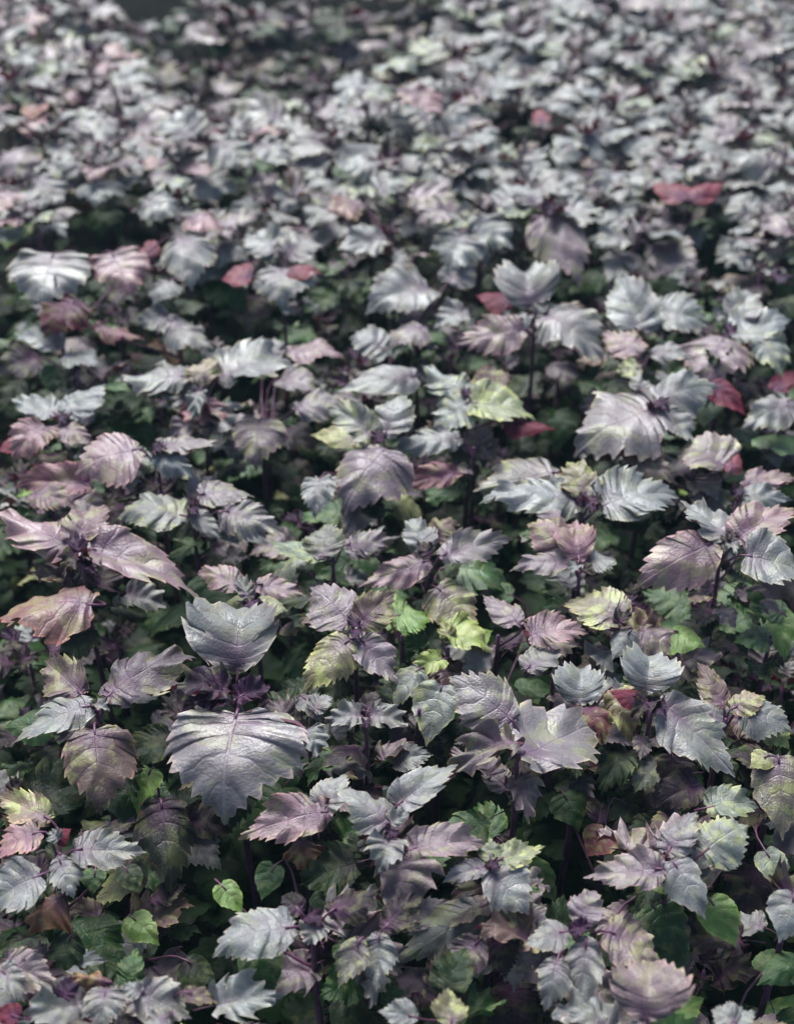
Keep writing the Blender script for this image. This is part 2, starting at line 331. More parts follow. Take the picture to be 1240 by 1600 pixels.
# P | apex x,y | height above canopy plane (m) | lower leaf pairs | short description | full label
# leaves: base x,y  tip x,y  apparent width  colour  [kind] [slope] [z below apex]
DATA = """
P|128,875|.03|4|the long arching pink leaf|perilla plant at the left with a long arching pink leaf over a pink-orange one
142,858 320,947 78 mp n -22
143,945 -8,975 92 po n -14
118,858 -8,800 84 mp n -10
118,848 170,792 55 pb n 5
128,872 100,905 22 k c
132,878 152,902 20 d c
125,868 112,835 26 d c
P|366,1085|.03|4|the giant drooping grey leaf|largest perilla plant, a giant drooping grey leaf below an upright dark-throated leaf
370,1115 352,1290 225 ms h -42
372,1045 394,955 128 s w 30
355,1078 268,1078 50 kd c 5
372,1090 424,1072 42 d c 5
352,1092 290,1100 40 d c -5
P|152,1100|.02|4|the three-leaved plant with the brown hanging leaf|perilla plant left of the giant grey leaf, its brown toothed leaf hanging straight down
168,1088 308,1030 66 km n -8
140,1103 18,1165 58 s n -22
128,1085 70,1032 80 b n -5
148,1140 158,1275 118 b h -45
150,1100 172,1112 20 s c
80,1130 5,1138 64 g s -15 .06
P|553,988|.02|4|the four-leaved cross-shaped plant|cross-shaped perilla plant in the middle, four toothed mauve leaves round a purple tip
548,975 484,918 86 m n 5
562,978 618,925 58 b n 10
545,1000 472,1085 80 yb n -28
563,998 622,1070 66 m n -35
553,985 560,1005 20 d c
556,980 545,960 18 d c
P|395,938|.01|3|the small curly plant above the giant leaf|small curly perilla plant above the upright dark-throated leaf, with tight frilly purple young leaves
374,918 308,897 38 mp n -10
402,912 478,932 44 mp n -12
388,935 372,900 30 s c 20
402,940 450,955 46 ya s -15
392,940 400,965 30 d c -10
380,940 350,945 30 y s -20 .02
P|520,862|.0|4|the pale green-tinged plant|pale green-tinged perilla plant in the centre with a lime speck on one leaf tip
508,868 412,848 46 ag n -8
505,872 512,818 68 gm n 10
540,852 625,838 34 m n -10
585,868 488,905 66 g s -20 .05
515,875 488,890 22 Y s -20 .01
470,890 430,890 55 a s -25 .03
P|668,878|.01|4|the rusty curled leaf edge|perilla plant with a rusty curled leaf edge above a large glossy green leaf
668,876 558,918 38 mp n -14
690,868 802,842 44 ms n -5
664,862 640,812 54 s n 10
682,845 715,822 36 b x 5
705,885 792,920 84 g n -25 .05
672,870 650,850 24 k c
P|778,985|-.01|4|the tip-browned hanging leaf|perilla plant in the centre with a yellow-blotched leaf hanging to a browned tip
682,918 746,990 84 my h -30
812,976 752,928 48 m n 0
800,930 745,930 34 g s -10 .05
P|628,985|-.02|3|the bright green plant in the centre|bright green perilla plant in the centre, its leaves turned to the light
616,962 672,972 70 gY n -20
622,985 605,930 50 gY n 5 .02
640,1000 600,1040 45 g s -30 .03
P|700,1005|-.02|3|the lime-variegated plant|perilla plant with crinkled lime and grey variegated leaves, right of the bright green plant
694,985 768,1022 56 yY n -15
690,1030 640,1055 34 Yy n -15
720,1000 770,985 40 Y s -10 .03
704,998 690,975 24 y c 10
P|905,884|.01|4|the dusky pink-topped plant|perilla plant right of centre with a dusky pink leaf standing behind its spiky silvery ones
905,876 888,822 62 p w 15
893,872 822,820 66 pb n 10
893,882 795,893 34 m n -8
912,876 968,884 40 s n -10
902,885 890,902 20 s c
908,888 925,900 20 k c
P|1128,852|.05|4|the tall bare-stemmed plant|tall perilla plant by the right edge, bare dark stem, broad mauve leaf pointing down left
1112,848 988,922 96 mp n -22
1142,842 1062,782 62 s n 5
1152,842 1245,800 62 mp n 5
1165,868 1255,905 86 s n -20
1172,862 1190,918 58 ya n -35 .02
1140,850 1150,868 18 s c
1140,850 1125,838 18 k c
P|968,960|.0|4|the yellow-mottled spiky plant|spiky perilla plant with a yellow-mottled leaf behind a small pale leaf in front
972,968 880,942 78 my n -12
985,985 955,1032 46 s s -38
965,975 985,958 22 k c
975,955 990,930 20 d c
P|868,1015|.0|4|the arched-leaf plant|perilla plant with one arched mauve leaf showing its wine underside over a pale ruffled leaf
828,992 918,990 56 mp n -4
822,1045 876,1015 52 s n -10
850,1000 815,985 30 r s -10 .02
P|1020,995|-.01|4|the ruffle-edged arching plant|perilla plant with a ruffle-edged brownish leaf arching over lime-green lower leaves right of centre
1000,985 1062,1030 48 mb n -22
1050,985 1102,1012 54 gY s -12
1010,1000 995,1040 34 g s -35 .04
P|1205,985|-.02|3|the round-leaved green plant|green perilla plant at the right edge with rounded leaves turning dull yellow
1200,1000 1144,1004 46 g s -15
1215,955 1225,1035 62 gY s -40
1225,960 1185,948 40 g s 0
P|808,1168|.03|4|the plant with two big overlapping grey leaves|perilla plant with two big overlapping grey leaves, one rolled into a cup
802,1128 700,1058 86 ms n 8
812,1180 938,1135 122 ms n -22
800,1160 700,1222 44 km c -20
P|905,1105|.0|4|the pale plant behind the cupped leaf|pale perilla plant, one leaf pointing up, just behind the big cupped grey leaf
905,1100 908,1045 78 s w 20
915,1105 940,1165 44 rb x -20
962,1078 985,1162 64 yo n -38
960,1100 935,1150 30 o x -20 .02
P|1020,1092|.02|4|the frilly long-leaved plant|frilly silvery perilla plant at the right whose long toothed leaf curves down towards the front
1008,1080 1010,1028 100 s w 20
1032,1098 1148,1215 112 s n -32
1012,1098 985,1128 34 k c
1018,1100 1040,1125 26 d c
1000,1095 950,1080 34 r s -5 .01
P|1135,1115|-.01|4|the small dark curled plant|small perilla plant at the right with a dark brownish leaf curled along its length
1130,1105 1088,1035 42 b n 10
1142,1108 1195,1088 42 py n 5
1160,1108 1238,1145 62 s n -18
1198,1140 1232,1172 52 yY n -20 .02
1150,1120 1200,1195 50 b n -30 .03
P|655,1100|-.02|4|the oval pale green-leaved plant|perilla plant with an oval pale green leaf left of the two big grey leaves
690,1072 665,1168 76 as s -42
655,1045 605,1112 56 as n -32
720,1120 700,1170 50 G s -30 .04
P|572,1128|.0|4|the tiny silver two-winged plant|small perilla plant with two silver leaves spread like wings on a thin purple stem
563,1118 508,1132 38 s c -10
580,1118 638,1136 38 s c -12
573,1115 590,1080 40 k n 15
572,1125 575,1142 14 d c
P|482,1135|.0|3|the pale frilly sprig|pale frilly perilla sprig tucked against the right side of the giant drooping grey leaf
472,1088 505,1132 44 s n -20
480,1140 498,1185 44 s c -35
490,1110 520,1090 34 s n 5
P|612,1292|.02|4|the violet-throated low plant|low perilla plant with violet-tinted frilly young leaves beside a lobed silver leaf
610,1290 522,1232 72 s n 5
620,1258 716,1195 60 s n 5
608,1312 594,1362 60 s c -35
640,1328 765,1322 54 m n -10
606,1290 640,1270 30 s c 20
615,1298 600,1310 20 d c
598,1285 585,1260 26 d c
P|480,1262|.0|4|the leaf with the curled pink edge|perilla plant below the giant grey leaf, its long pink-edged leaf curling at the end
512,1268 372,1312 76 mp n -12
505,1262 540,1210 56 s n 5
468,1310 480,1368 60 o x -35 .03
P|250,1240|-.05|3|the dull olive star-shaped leaf|shaded perilla plant with a dull olive lobed leaf beneath a small bright lime leaf
252,1252 270,1405 98 Gk h -40
236,1202 214,1272 52 Y s -30 .0
P|92,1325|.0|4|the pale shiny-leaved plant at the lower left|perilla plant at the lower left, shiny whitish-violet leaves over a dried brown leaf
118,1328 230,1332 68 s n -10
92,1340 116,1405 60 s n -38
62,1368 -15,1425 76 s n -25
78,1280 -5,1245 60 py n -5
62,1300 -10,1345 60 p n -20
85,1310 112,1295 30 r s 0
92,1312 78,1300 24 s c
96,1400 48,1462 66 o x -30 .02
150,1358 145,1400 42 g s -30 .03
195,1355 218,1398 46 G s -35 .04
P|218,1420|-.07|2|the folded light green leaf|low green perilla plant over the dark hollow, one light green folded leaf catching the light
205,1432 250,1478 56 gY s -22
230,1460 185,1530 60 G s -35 .03
290,1500 340,1540 60 G s -20 .04
P|30,1500|-.02|4|the wine-edged plant in the lower left|perilla plant in the lower left corner with a silvery leaf running into a wine-red edge
8,1500 94,1548 76 ps n -18
112,1458 92,1535 64 G n -38 .02
2,1515 40,1568 44 s n -30
30,1590 -10,1580 40 r s -10
P|160,1545|-.01|3|the dark curly tipped plant|perilla plant at the bottom left, dark curly tip beside an orange dead leaf
166,1545 160,1612 68 s n -38
172,1535 105,1530 26 o x -5
100,1560 120,1530 34 d c
90,1565 110,1600 46 yg s -35 .03
P|255,1548|.0|3|the broad silver leaf at the bottom|perilla plant cut by the bottom edge with a broad shiny silver leaf
215,1548 300,1592 88 s n -25
220,1552 190,1540 30 s c
288,1550 342,1568 34 b n -10
260,1590 230,1620 60 s n -30
P|488,1435|.0|4|the torn-edged silver leaf plant|perilla plant with a long torn-edged silver leaf reaching left over a bright green leaf
458,1448 332,1498 76 s n -16
500,1445 480,1478 44 s c -25
515,1425 596,1390 62 k n 0
480,1432 505,1450 28 d c
470,1425 440,1400 40 k n 5
430,1352 408,1408 48 g s -35 .04
345,1382 380,1430 44 gY s -30 .03
400,1478 424,1565 78 gG s -40 .03
P|580,1455|-.01|3|the cupped leaf pair at the bottom|perilla plant at the bottom centre with two overlapping cupped pale leaves hanging down
592,1460 588,1550 64 s n -42
562,1468 528,1545 58 ba n -38
600,1450 660,1400 50 k n 5
P|768,1352|.01|4|the glossy ribbed front leaf|perilla plant right of the bottom centre with a glossy ribbed leaf in front
766,1360 826,1430 86 s n -34
775,1345 852,1322 52 ya n 0
755,1355 690,1380 34 ms n -15
765,1345 765,1308 44 a n 15
764,1352 780,1362 16 d c
P|790,1410|-.02|4|the large pale yellowish leaf|perilla plant with a large yellowish-white leaf pointing left on a red stalk
758,1414 612,1510 92 sa n -20
750,1468 700,1530 66 km n -35
775,1465 790,1530 60 k n -38 .01
P|1044,1345|.02|4|the clean three-leaved plant lower right|three-leaved perilla plant at the lower right with a smooth pointed white-violet front leaf
1034,1358 910,1372 72 ps n -14
1042,1332 1088,1268 56 ms n 10
1098,1332 1168,1290 88 sa n 0
1050,1346 1102,1438 68 s s -38
1060,1335 1080,1330 30 g s -10 .01
1030,1375 1040,1400 36 gY s -30 .02
1108,1405 1150,1482 68 gY s -40 .05
P|945,1290|-.04|3|the small orange-red heart-shaped leaf|low perilla plant with a small heart-shaped orange-red leaf beside two purple stems
948,1298 915,1340 66 oP s -30
880,1240 905,1300 60 g s -30 .03
970,1250 1000,1290 60 G s -30 .02
P|905,1450|.0|4|the dark-hearted cluster at the lower right|perilla plant at the lower right, ruffled silver leaves around a dark violet heart
885,1455 815,1478 60 s n -14
915,1468 905,1592 72 s n -38
905,1442 930,1392 60 m n 12
948,1455 1032,1502 92 mb n -22
905,1450 895,1470 28 d c
900,1455 925,1440 28 d c
1015,1410 1075,1502 82 Gg s -38 .03
870,1500 850,1582 62 s n -40
P|1012,1585|.01|2|the wide winged pink-white leaf at the bottom|perilla plant at the bottom right with a wide pink-white leaf spread like two wings
1010,1590 1015,1502 150 ps w 25
1005,1600 985,1630 50 s n -20
P|1218,1175|-.01|4|the large olive hanging leaf|perilla plant at the right edge with a large smooth olive leaf hanging down
1215,1182 1222,1315 92 ab s -45
1105,1262 1184,1262 54 a n -10
1200,1180 1170,1200 40 y s -10
1195,1330 1230,1400 50 a s -30 .03
P|1090,1235|-.02|4|the dull dark leaves between stems|perilla plant with dull dark mauve leaves half hidden under the frilly plant's curved leaf
1090,1225 1022,1262 62 k n -20
1050,1180 1060,1240 66 b n -35
1030,1190 990,1240 50 a n -30 .01
P|1235,1400|.0|3|the pale leaf at the lower right edge|perilla plant cut by the right edge with a smooth pale lilac leaf hanging
1240,1398 1216,1475 76 s s -38
1250,1500 1180,1540 60 g s -20 .06
P|700,1560|-.01|3|the yellow-brown speckled plant at the bottom|perilla plant at the bottom centre with a yellow-brown speckled leaf
705,1600 700,1542 64 yb n 10
650,1590 590,1580 50 s n -5
1150,1600 1110,1578 50 s n 0
P|1140,1590|-.02|3|the whitish sprig at the bottom right edge|whitish perilla sprig cut by the bottom edge above small bright green leaves
1135,1600 1180,1580 56 s n 0
1040,1590 1100,1560 50 Yg s -10 .05
1190,1520 1240,1490 60 g s -15 .08
P|245,705|.04|4|the stout purple-stemmed plant at the left|perilla plant at the left on a stout purple stem, mauve leaf arching left
215,702 118,742 84 mp n -14
252,698 345,690 40 ms n -5
246,706 306,748 46 s n -25
205,708 206,772 66 s n -38 .02
240,705 262,702 18 d c
P|300,795|.01|4|the star-shaped silver plant at the left|star-shaped silver perilla plant behind the long pink leaf
290,806 182,814 50 sa n -8
302,800 345,845 38 s n -28
312,772 398,776 56 ms n -10
350,798 442,832 58 ms n -14
298,795 312,808 16 d c
P|75,760|.0|4|the wine-flushed plant at the left edge|perilla plant at the left edge with a wine-flushed leaf behind the pink-leaved plant
140,758 22,762 46 pr n -8
55,690 -5,705 40 r s -5
50,772 120,792 40 pb n -10
P|315,612|.03|4|the two-armed plant|perilla plant with two silver leaves held out like arms over a deep pink leaf
290,588 175,600 60 s n -6
345,590 464,576 64 s n -4
318,600 325,560 56 py n 12
320,620 318,680 112 pP n -30 .01
312,612 303,660 28 s c -38
312,612 320,592 22 k c
P|92,655|.02|4|the small spiky silver plant|spiky silver perilla plant at the left with small violet young leaves
90,648 16,622 42 s n 0
108,648 165,600 62 s n 8
92,668 145,700 34 mp n -20
72,668 22,722 54 p n -25
90,655 105,665 18 d c
P|120,572|.0|3|the low grey blunt-leaved plant|grey perilla plant with short blunt leaves just behind the spiky silver plant
92,545 26,528 36 s n 0
100,556 160,575 44 s n -8
60,560 -5,590 56 k n -14
P|410,650|.0|4|the single mauve shield-shaped leaf|perilla plant with a single shield-shaped mauve leaf hanging above dark stems
405,655 400,736 84 mb h -38
462,640 540,628 34 ms n -5
440,592 500,620 50 m n -12
450,548 540,562 48 mp n -8
430,560 428,528 34 s n 15
P|598,698|.03|4|the large ribbed grey leaf in the middle|perilla plant in the middle with a large ribbed grey-mauve leaf draped towards the front
602,702 538,806 108 m h -32
582,682 512,640 48 sa n 5
602,682 628,618 64 s n 12
595,690 585,672 26 d c
500,748 492,812 54 s n -38 .02
560,690 485,680 40 y s -5 .02
600,795 560,800 30 G s -10 .05
P|740,692|.01|3|the bare-stalked silver leaf in the middle|perilla plant in the middle holding a narrow silver leaf on a long curved purple stalk
716,684 606,716 46 s n -10
716,740 618,762 22 pr n -6 .01
P|732,622|.03|4|the ivory-mottled four-leaved plant|ivory-mottled perilla plant above centre with a frilled leaf edged in yellow and red undersides
737,630 838,660 66 ya n -16
733,628 675,672 66 sa n -26
726,618 658,572 64 sa n 6
742,612 800,588 56 b n 10
790,655 868,672 30 r s -8 .01
732,622 722,608 18 d c
P|835,500|.05|4|the tall silver plant with the red underside|tall silver perilla plant with a bare stem and an upturned leaf showing its red underside
832,482 820,432 96 s w 18
850,492 945,570 92 s n -24
815,515 710,538 62 mp n -12
828,492 770,515 30 s n -12
800,470 742,462 36 r s -5 .01
840,490 850,478 20 s c
872,478 932,512 44 pa n -10
P|1018,628|.04|4|the biggest folded grey leaf|perilla plant right of centre with a very big grey leaf folded down to the left
1025,636 896,716 128 ms h -22
1022,628 1122,606 66 s n 0
1032,640 1088,695 52 s n -26
1110,600 1165,650 40 r s -20 .01
1005,615 985,590 30 s n 15
1022,632 1045,645 22 d c
P|1006,562|.03|3|the thin violet-stalked sprig|thin perilla sprig on bright violet stalks behind the biggest folded leaf
998,552 940,518 42 mp n 5
1018,555 1085,560 36 s n -5
1000,575 960,580 44 ya n -8
P|985,500|.03|4|the crinkled grey upright plant|crinkled grey perilla plant standing behind the violet-stalked sprig
1000,520 962,435 80 s n 15
1020,490 1110,512 52 s n -8
990,510 1040,530 50 k c -10
P|1140,520|.04|4|the broad grey fan-leaved plant|perilla plant at the right with a broad grey fan-shaped leaf with pale ribs hanging forward
1130,528 1100,608 122 mp h -36
1142,522 1235,500 58 s n 0
1182,528 1222,598 58 as n -35
1150,505 1170,455 62 s n 12
1140,520 1130,505 20 d c
P|1225,630|.01|4|the frilly pale plant at the right edge|pale frilly perilla plant at the right edge with deeply scalloped leaf edges
1235,625 1155,672 64 s n -16
1210,610 1240,580 34 r s 0
1200,700 1240,680 50 g s -15 .04
P|908,792|.02|4|the black-hearted star plant|star-shaped perilla plant, black crinkled heart between two long pointed silver leaves
905,786 748,788 60 s n -6
942,790 1060,778 84 s n -6
918,780 885,722 60 yb n 10
870,738 738,768 92 ma n -12 .01
915,785 925,805 24 d c
920,780 940,800 22 k c
905,790 915,770 22 d c
P|1085,715|.01|4|the pink spiky-edged plant|pink spiky-edged perilla plant right of centre with a yellow-rimmed narrow leaf trailing from it
1132,728 1058,705 60 pa n -5
970,695 1058,758 34 pa n -14
1140,735 1150,700 34 P s 10
P|1152,772|.01|4|the small knobbly reddish plant at the right|small perilla plant at the right with a knobbly reddish stem top
1162,758 1245,748 44 mp n -5
1160,775 1238,782 36 s n -8
1150,765 1145,785 18 d c
P|85,425|.08|3|the broad silvery leaf at the far left|perilla plant at the left edge with a broad silvery leaf, widest in the back
84,396 66,492 152 s h -36
120,470 70,530 110 kr h -30 .03
175,395 210,470 100 p h -35
285,372 300,455 84 s h -36
P|238,398|.05|3|the rosy bud beside the pink leaf|perilla plant with a small deep pink leaf just right of the broad silvery leaf
232,400 240,375 30 P s 5
265,440 240,478 50 s n -30
P|440,432|.04|4|the silver leaf with two pink flags|perilla plant with a grey lobed leaf between two bright pink-red leaves above the dark gap
440,420 442,485 100 s h -36
450,425 505,428 22 P s -5
392,432 345,438 38 P s -10
435,395 380,372 60 s n 5
450,400 500,385 50 s n 0
P|275,500|.02|4|the drooping silver leaf above the dark gap|perilla plant with a drooping silver leaf pointing down right over the dark gap
262,500 335,548 62 s n -22
262,492 212,505 50 s n -14
150,508 226,532 28 pr n -10
P|590,580|.02|4|the smooth domed silver leaf|perilla plant above centre with one smooth domed silver leaf on a slanting stalk
648,588 526,612 52 s s -5
600,545 545,530 44 s n 0
P|650,480|.02|4|the long grey leaf above centre|perilla plant above centre with a grey toothed leaf and a pale small one beside it
668,450 570,492 72 s n -12
725,482 678,512 50 s n -20
660,510 605,545 60 m n -20
700,440 740,410 50 s n 5
P|610,345|.05|4|the mauve pair ahead of the mound|perilla plant on the front of the mound with mauve toothed leaves to each side
640,300 720,330 70 m n -12
600,375 525,390 50 s n -5
560,320 510,335 40 po n -5
590,300 640,290 60 s n 5
P|755,330|.06|4|the bright plant on the mound|bright silver perilla plant on the mound in the upper middle
745,335 800,388 72 s n -28
720,365 700,432 88 s n -34
700,330 650,350 66 m n -15
780,320 830,300 50 s n 0
P|862,325|.07|4|the long jagged hanging leaf|perilla plant right of the mound with a long jagged grey leaf hanging forward
850,338 905,450 88 m h -30
872,328 955,345 44 s n -4
870,330 850,345 24 d c
840,320 800,300 50 s n 5
P|935,245|.02|4|the round grey leaves in the back|perilla plant with round grey leaves beside a dark hollow in the back
920,210 940,258 64 s s -35
1000,215 1010,260 62 s s -35
890,225 870,262 50 s s -28
960,270 940,318 60 s n -30
900,270 870,290 50 s n -15
P|1075,300|.02|3|the pair of pink-red leaves|perilla plant at the back right with two bright pink-red leaves spread apart
1070,312 1018,285 34 P s 0
1080,312 1130,285 34 P s 5
1040,280 1070,275 50 s n 0
P|845,182|.0|3|the single coral spot by the hollow|perilla plant with one coral-pink leaf at the rim of the dark hollow in the back
848,190 838,170 26 P s 5
880,160 900,190 60 s s -30
P|575,150|.10|4|the pale plant on top of the mound|pale greenish-silver perilla plant on top of the mound at the back
570,125 612,165 90 sa h -20
600,100 652,118 60 as n -5
560,170 520,190 70 s n -15
640,140 690,180 60 p n -20
560,150 535,120 50 s n 5
P|400,205|.08|4|the silver ridge plant at the upper left|perilla plant on the ridge at the upper left with large silver leaves
340,222 400,265 110 s h -28
440,185 372,190 60 s n -5
300,215 250,200 60 s n 0
410,225 450,260 60 s n -20
P|262,285|.05|3|the yellowish leaf in the upper left|perilla plant at the upper left with a yellowish-silver leaf
262,280 290,308 66 sa n -20
230,310 280,345 80 s h -28
300,340 350,370 60 p n -20
P|30,265|.06|4|the grey mound at the upper left edge|perilla plant at the upper left edge with dusty lilac leaves one above another
10,240 50,285 100 m h -28
60,280 100,320 70 s h -28
20,300 -10,340 60 p n -20
P|58,175|.03|3|the orange-pink leaf far at the left|perilla plant far back at the left with an orange-pink leaf
60,165 50,190 40 oP s -10
80,190 110,215 60 s n -15
"""

def mid_leaves(root, rm, x, y, z, r, n, codes):
    """side shoots: small leaves a little below the crown"""
    for k in range(n):
        a = r.uniform(0, 2 * math.pi); q = r.uniform(.006, .03); zz = z - r.uniform(.022, .075); Ln = r.uniform(.026, .052)
        d = Vector((math.cos(a), math.sin(a), 0)); b = Vector((x, y, zz)) + d * q
        e = R(r.uniform(-35, 25)); tp = b + (d * math.cos(e) + Vector((0, 0, math.sin(e)))) * Ln
        q2 = proj((b + tp) / 2)
        if gap(q2[0], q2[1], .8): continue
        M, X, Y, Z = frame(b, tp, Ln * r.uniform(.6, .9), r.uniform(-.4, .4), Vector((0, 0, 1)))
        o = add_leaf(root, rm, M, r.choice(codes), r.choice('nnc'), r)
        obj('leaf_stalk', PET_SHARED, o)
def parse():
    out = []
    for ln in DATA.strip().splitlines():
        if ln.startswith('P|'):
            _, a, h, n, short, lab = ln.split('|'); ax, ay = map(float, a.split(','))
            out.append(dict(a=(ax, ay), h=float(h), n=int(n), short=short, label=lab, leaves=[]))
        else:
            f = ln.split(); bx, by = map(float, f[0].split(',')); tx, ty = map(float, f[1].split(','))
            nums = f[4:]; kind = 'n'
            if nums and nums[0].isalpha(): kind = nums.pop(0)
            sl = float(nums[0]) if nums else None; dz = float(nums[1]) if len(nums) > 1 else 0.0
            out[-1]['leaves'].append((bx, by, tx, ty, float(f[2]), f[3], kind, sl, dz))
    return out

def build_hero(P, idx):
    r = random.Random(1000 + idx)
    z = CANOPY + P['h']; A = at(*P['a'], z)
    rx, ry = A.x + r.uniform(-.012, .012), A.y + r.uniform(.0, .02)
    root, rm = new_plant(rx, ry, P['label'], GROUP)
    top = A - Vector((0, 0, .006))
    pts = [Vector((rx, ry, 0)).lerp(top, t) + Vector((math.sin(t * 5 + idx), math.cos(t * 4 + idx), 0)) * .004 * math.sin(math.pi * t) for t in (0, .2, .4, .6, .8, .93, 1)]
    me = tube('stem', pts, [.0042, .0038, .0034, .0030, .0026, .0021, .0017], STEM, 8)
    st = obj('stem', me, root); st.matrix_parent_inverse = rm.inverted()
    lows = []
    for (bx, by, tx, ty, wpx, code, kind, sl, dz) in P['leaves']:
        b = at(bx, by, z - dz)
        dxp, dyp = tx - bx, ty - by; ll = math.hypot(dxp, dyp)
        tw = dyp / ll
        if sl is None: sl = -15 - 25 * tw if kind != 'c' else 10
        if sl < -28: sl = -28 + (sl + 28) * .35
        if kind == 'w': sl = sl * .3
        best = None
        for k in range(-60, 50):
            zz = b.z + k * .002
            q = at(tx, ty, zz); hd = math.hypot(q.x - b.x, q.y - b.y); e = abs(math.degrees(math.atan2(zz - b.z, hd)) - sl)
            e += max(0, (q - b).length - .13) * 800
            if best is None or e < best[0]: best = (e, q)
        tip = best[1]; Lr = (tip - b).length
        roll = r.uniform(-.18, .18)
        M, X, Y, Z = frame(b, tip, 1, roll)
        mid = (b + tip) / 2
        # real width giving the apparent width, for a roughly elliptical outline
        pa = proj(mid - X * .005); pb = proj(mid + X * .005)
        ax_ = Vector((dxp, dyp)).normalized(); dv = Vector((pb[0] - pa[0], pb[1] - pa[1]))
        perp = abs(dv.x * ax_.y - dv.y * ax_.x) / .01
        lo, hi = (.55, 1.25) if ll > 45 else (.35, 1.5)
        W = max(lo * Lr * .9, min(hi * Lr, wpx / max(perp, 60)))
        if kind == 'n' and W > 1.0 * Lr: W = min(W, 1.25 * Lr)
        M, X, Y, Z = frame(b, tip, W * .95, roll)
        o = add_leaf(root, rm, M, code, kind, r, 'young_leaf' if kind == 'c' and ll < 40 else 'leaf')
        hd = math.hypot(b.x - A.x, b.y - A.y)
        if not (kind == 'c' and ll < 40):
            zn = max(.06, min(A.z, b.z) - .004 - .45 * hd)
            f = zn / A.z; node = Vector((rx, ry, 0)).lerp(top, min(.99, f))
            stalk_to(o, M, node, b, (Y * .8 + Z * .3).normalized(), .0007 + .009 * Lr)
    lower_leaves(root, rm, rx, ry, z - .045, r, P['n'], .06)
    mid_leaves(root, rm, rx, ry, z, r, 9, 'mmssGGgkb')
    HEROES.append((A, P))
    return root

plants = parse()
for i, P in enumerate(plants): build_hero(P, i)

# ------------------------------------------------------------------ the rest of the bed
def canopy_h(x, y):
    """height of the crop: a mound in the upper middle, a low furrow beyond it at the left"""
    px, py, d = proj((x, y, CANOPY))
    h = 0.012 * math.sin(7 * x + 1) * math.cos(5 * y)
    h += .06 * math.exp(-((px - 640) / 220) ** 2 - ((py - 230) / 110) ** 2)
    h += .05 * math.exp(-((px - 150) / 260) ** 2 - ((py - 300) / 90) ** 2)
    dl = py - (40 + (px - 330) * .17)
    h -= .17 * math.exp(-(dl / 75) ** 2) * (1 / (1 + math.exp((px - 700) / 40))) * (1 / (1 + math.exp(-(px - 170) / 30)))
    h -= .12 * math.exp(-((px - 850) / 32) ** 2 - ((py - 235) / 45) ** 2)
    return h
EXTRA_LABEL = []
def filler(x, y, z, size, tone, r, label, nlow):
    root, rm = new_plant(x, y, label, GROUP)
    sm = obj('stem', STEM_SHARED, root); sm.scale = (.32, .32, z)
    a0 = r.uniform(0, math.pi)
    levels = [(0, .022, 25, 'c'), (.014, .036, 8, 'c'), (.026, .058, -8, 'n'), (.058, .068, -18, 'n'), (.095, .064, -25, 'n')]
    if y > 1.95: levels = [(0, .030, 20, 'c'), (.008, .052, 4, 'n'), (.014, .062, 2, 'n'), (.026, .068, -6, 'n'), (.034, .072, -12, 'n'), (.070, .066, -18, 'n')]
    for k, (dn, Ln, el, kind) in enumerate(levels):
        for sg in (0, math.pi):
            if k > 2 and r.random() < .15: continue
            a = a0 + sg + (k % 2) * math.pi / 2 + r.uniform(-.35, .35)
            LL = Ln * size * r.uniform(.8, 1.2); e = R(el + r.uniform(-14, 10)); d = Vector((math.cos(a), math.sin(a), 0))
            b = Vector((x, y, z - dn * size)) + d * (.32 * LL) + Vector((0, 0, .1 * LL))
            tp = b + (d * math.cos(e) + Vector((0, 0, math.sin(e)))) * LL
            M, X, Y, Z = frame(b, tp, LL * r.uniform(.72, .98), r.uniform(-.3, .3), Vector((0, -.1, 1)))
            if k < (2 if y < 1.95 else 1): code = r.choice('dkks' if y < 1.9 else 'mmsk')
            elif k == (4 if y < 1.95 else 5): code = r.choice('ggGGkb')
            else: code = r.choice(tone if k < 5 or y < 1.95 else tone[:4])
            kd = kind if kind == 'c' else r.choice('nnnnh')
            o = add_leaf(root, rm, M, code, kd, r, 'young_leaf' if k == 0 else 'leaf')
            obj('leaf_stalk', PET_SHARED, o)
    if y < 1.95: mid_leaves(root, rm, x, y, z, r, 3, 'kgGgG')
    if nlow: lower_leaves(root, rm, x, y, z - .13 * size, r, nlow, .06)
    return root

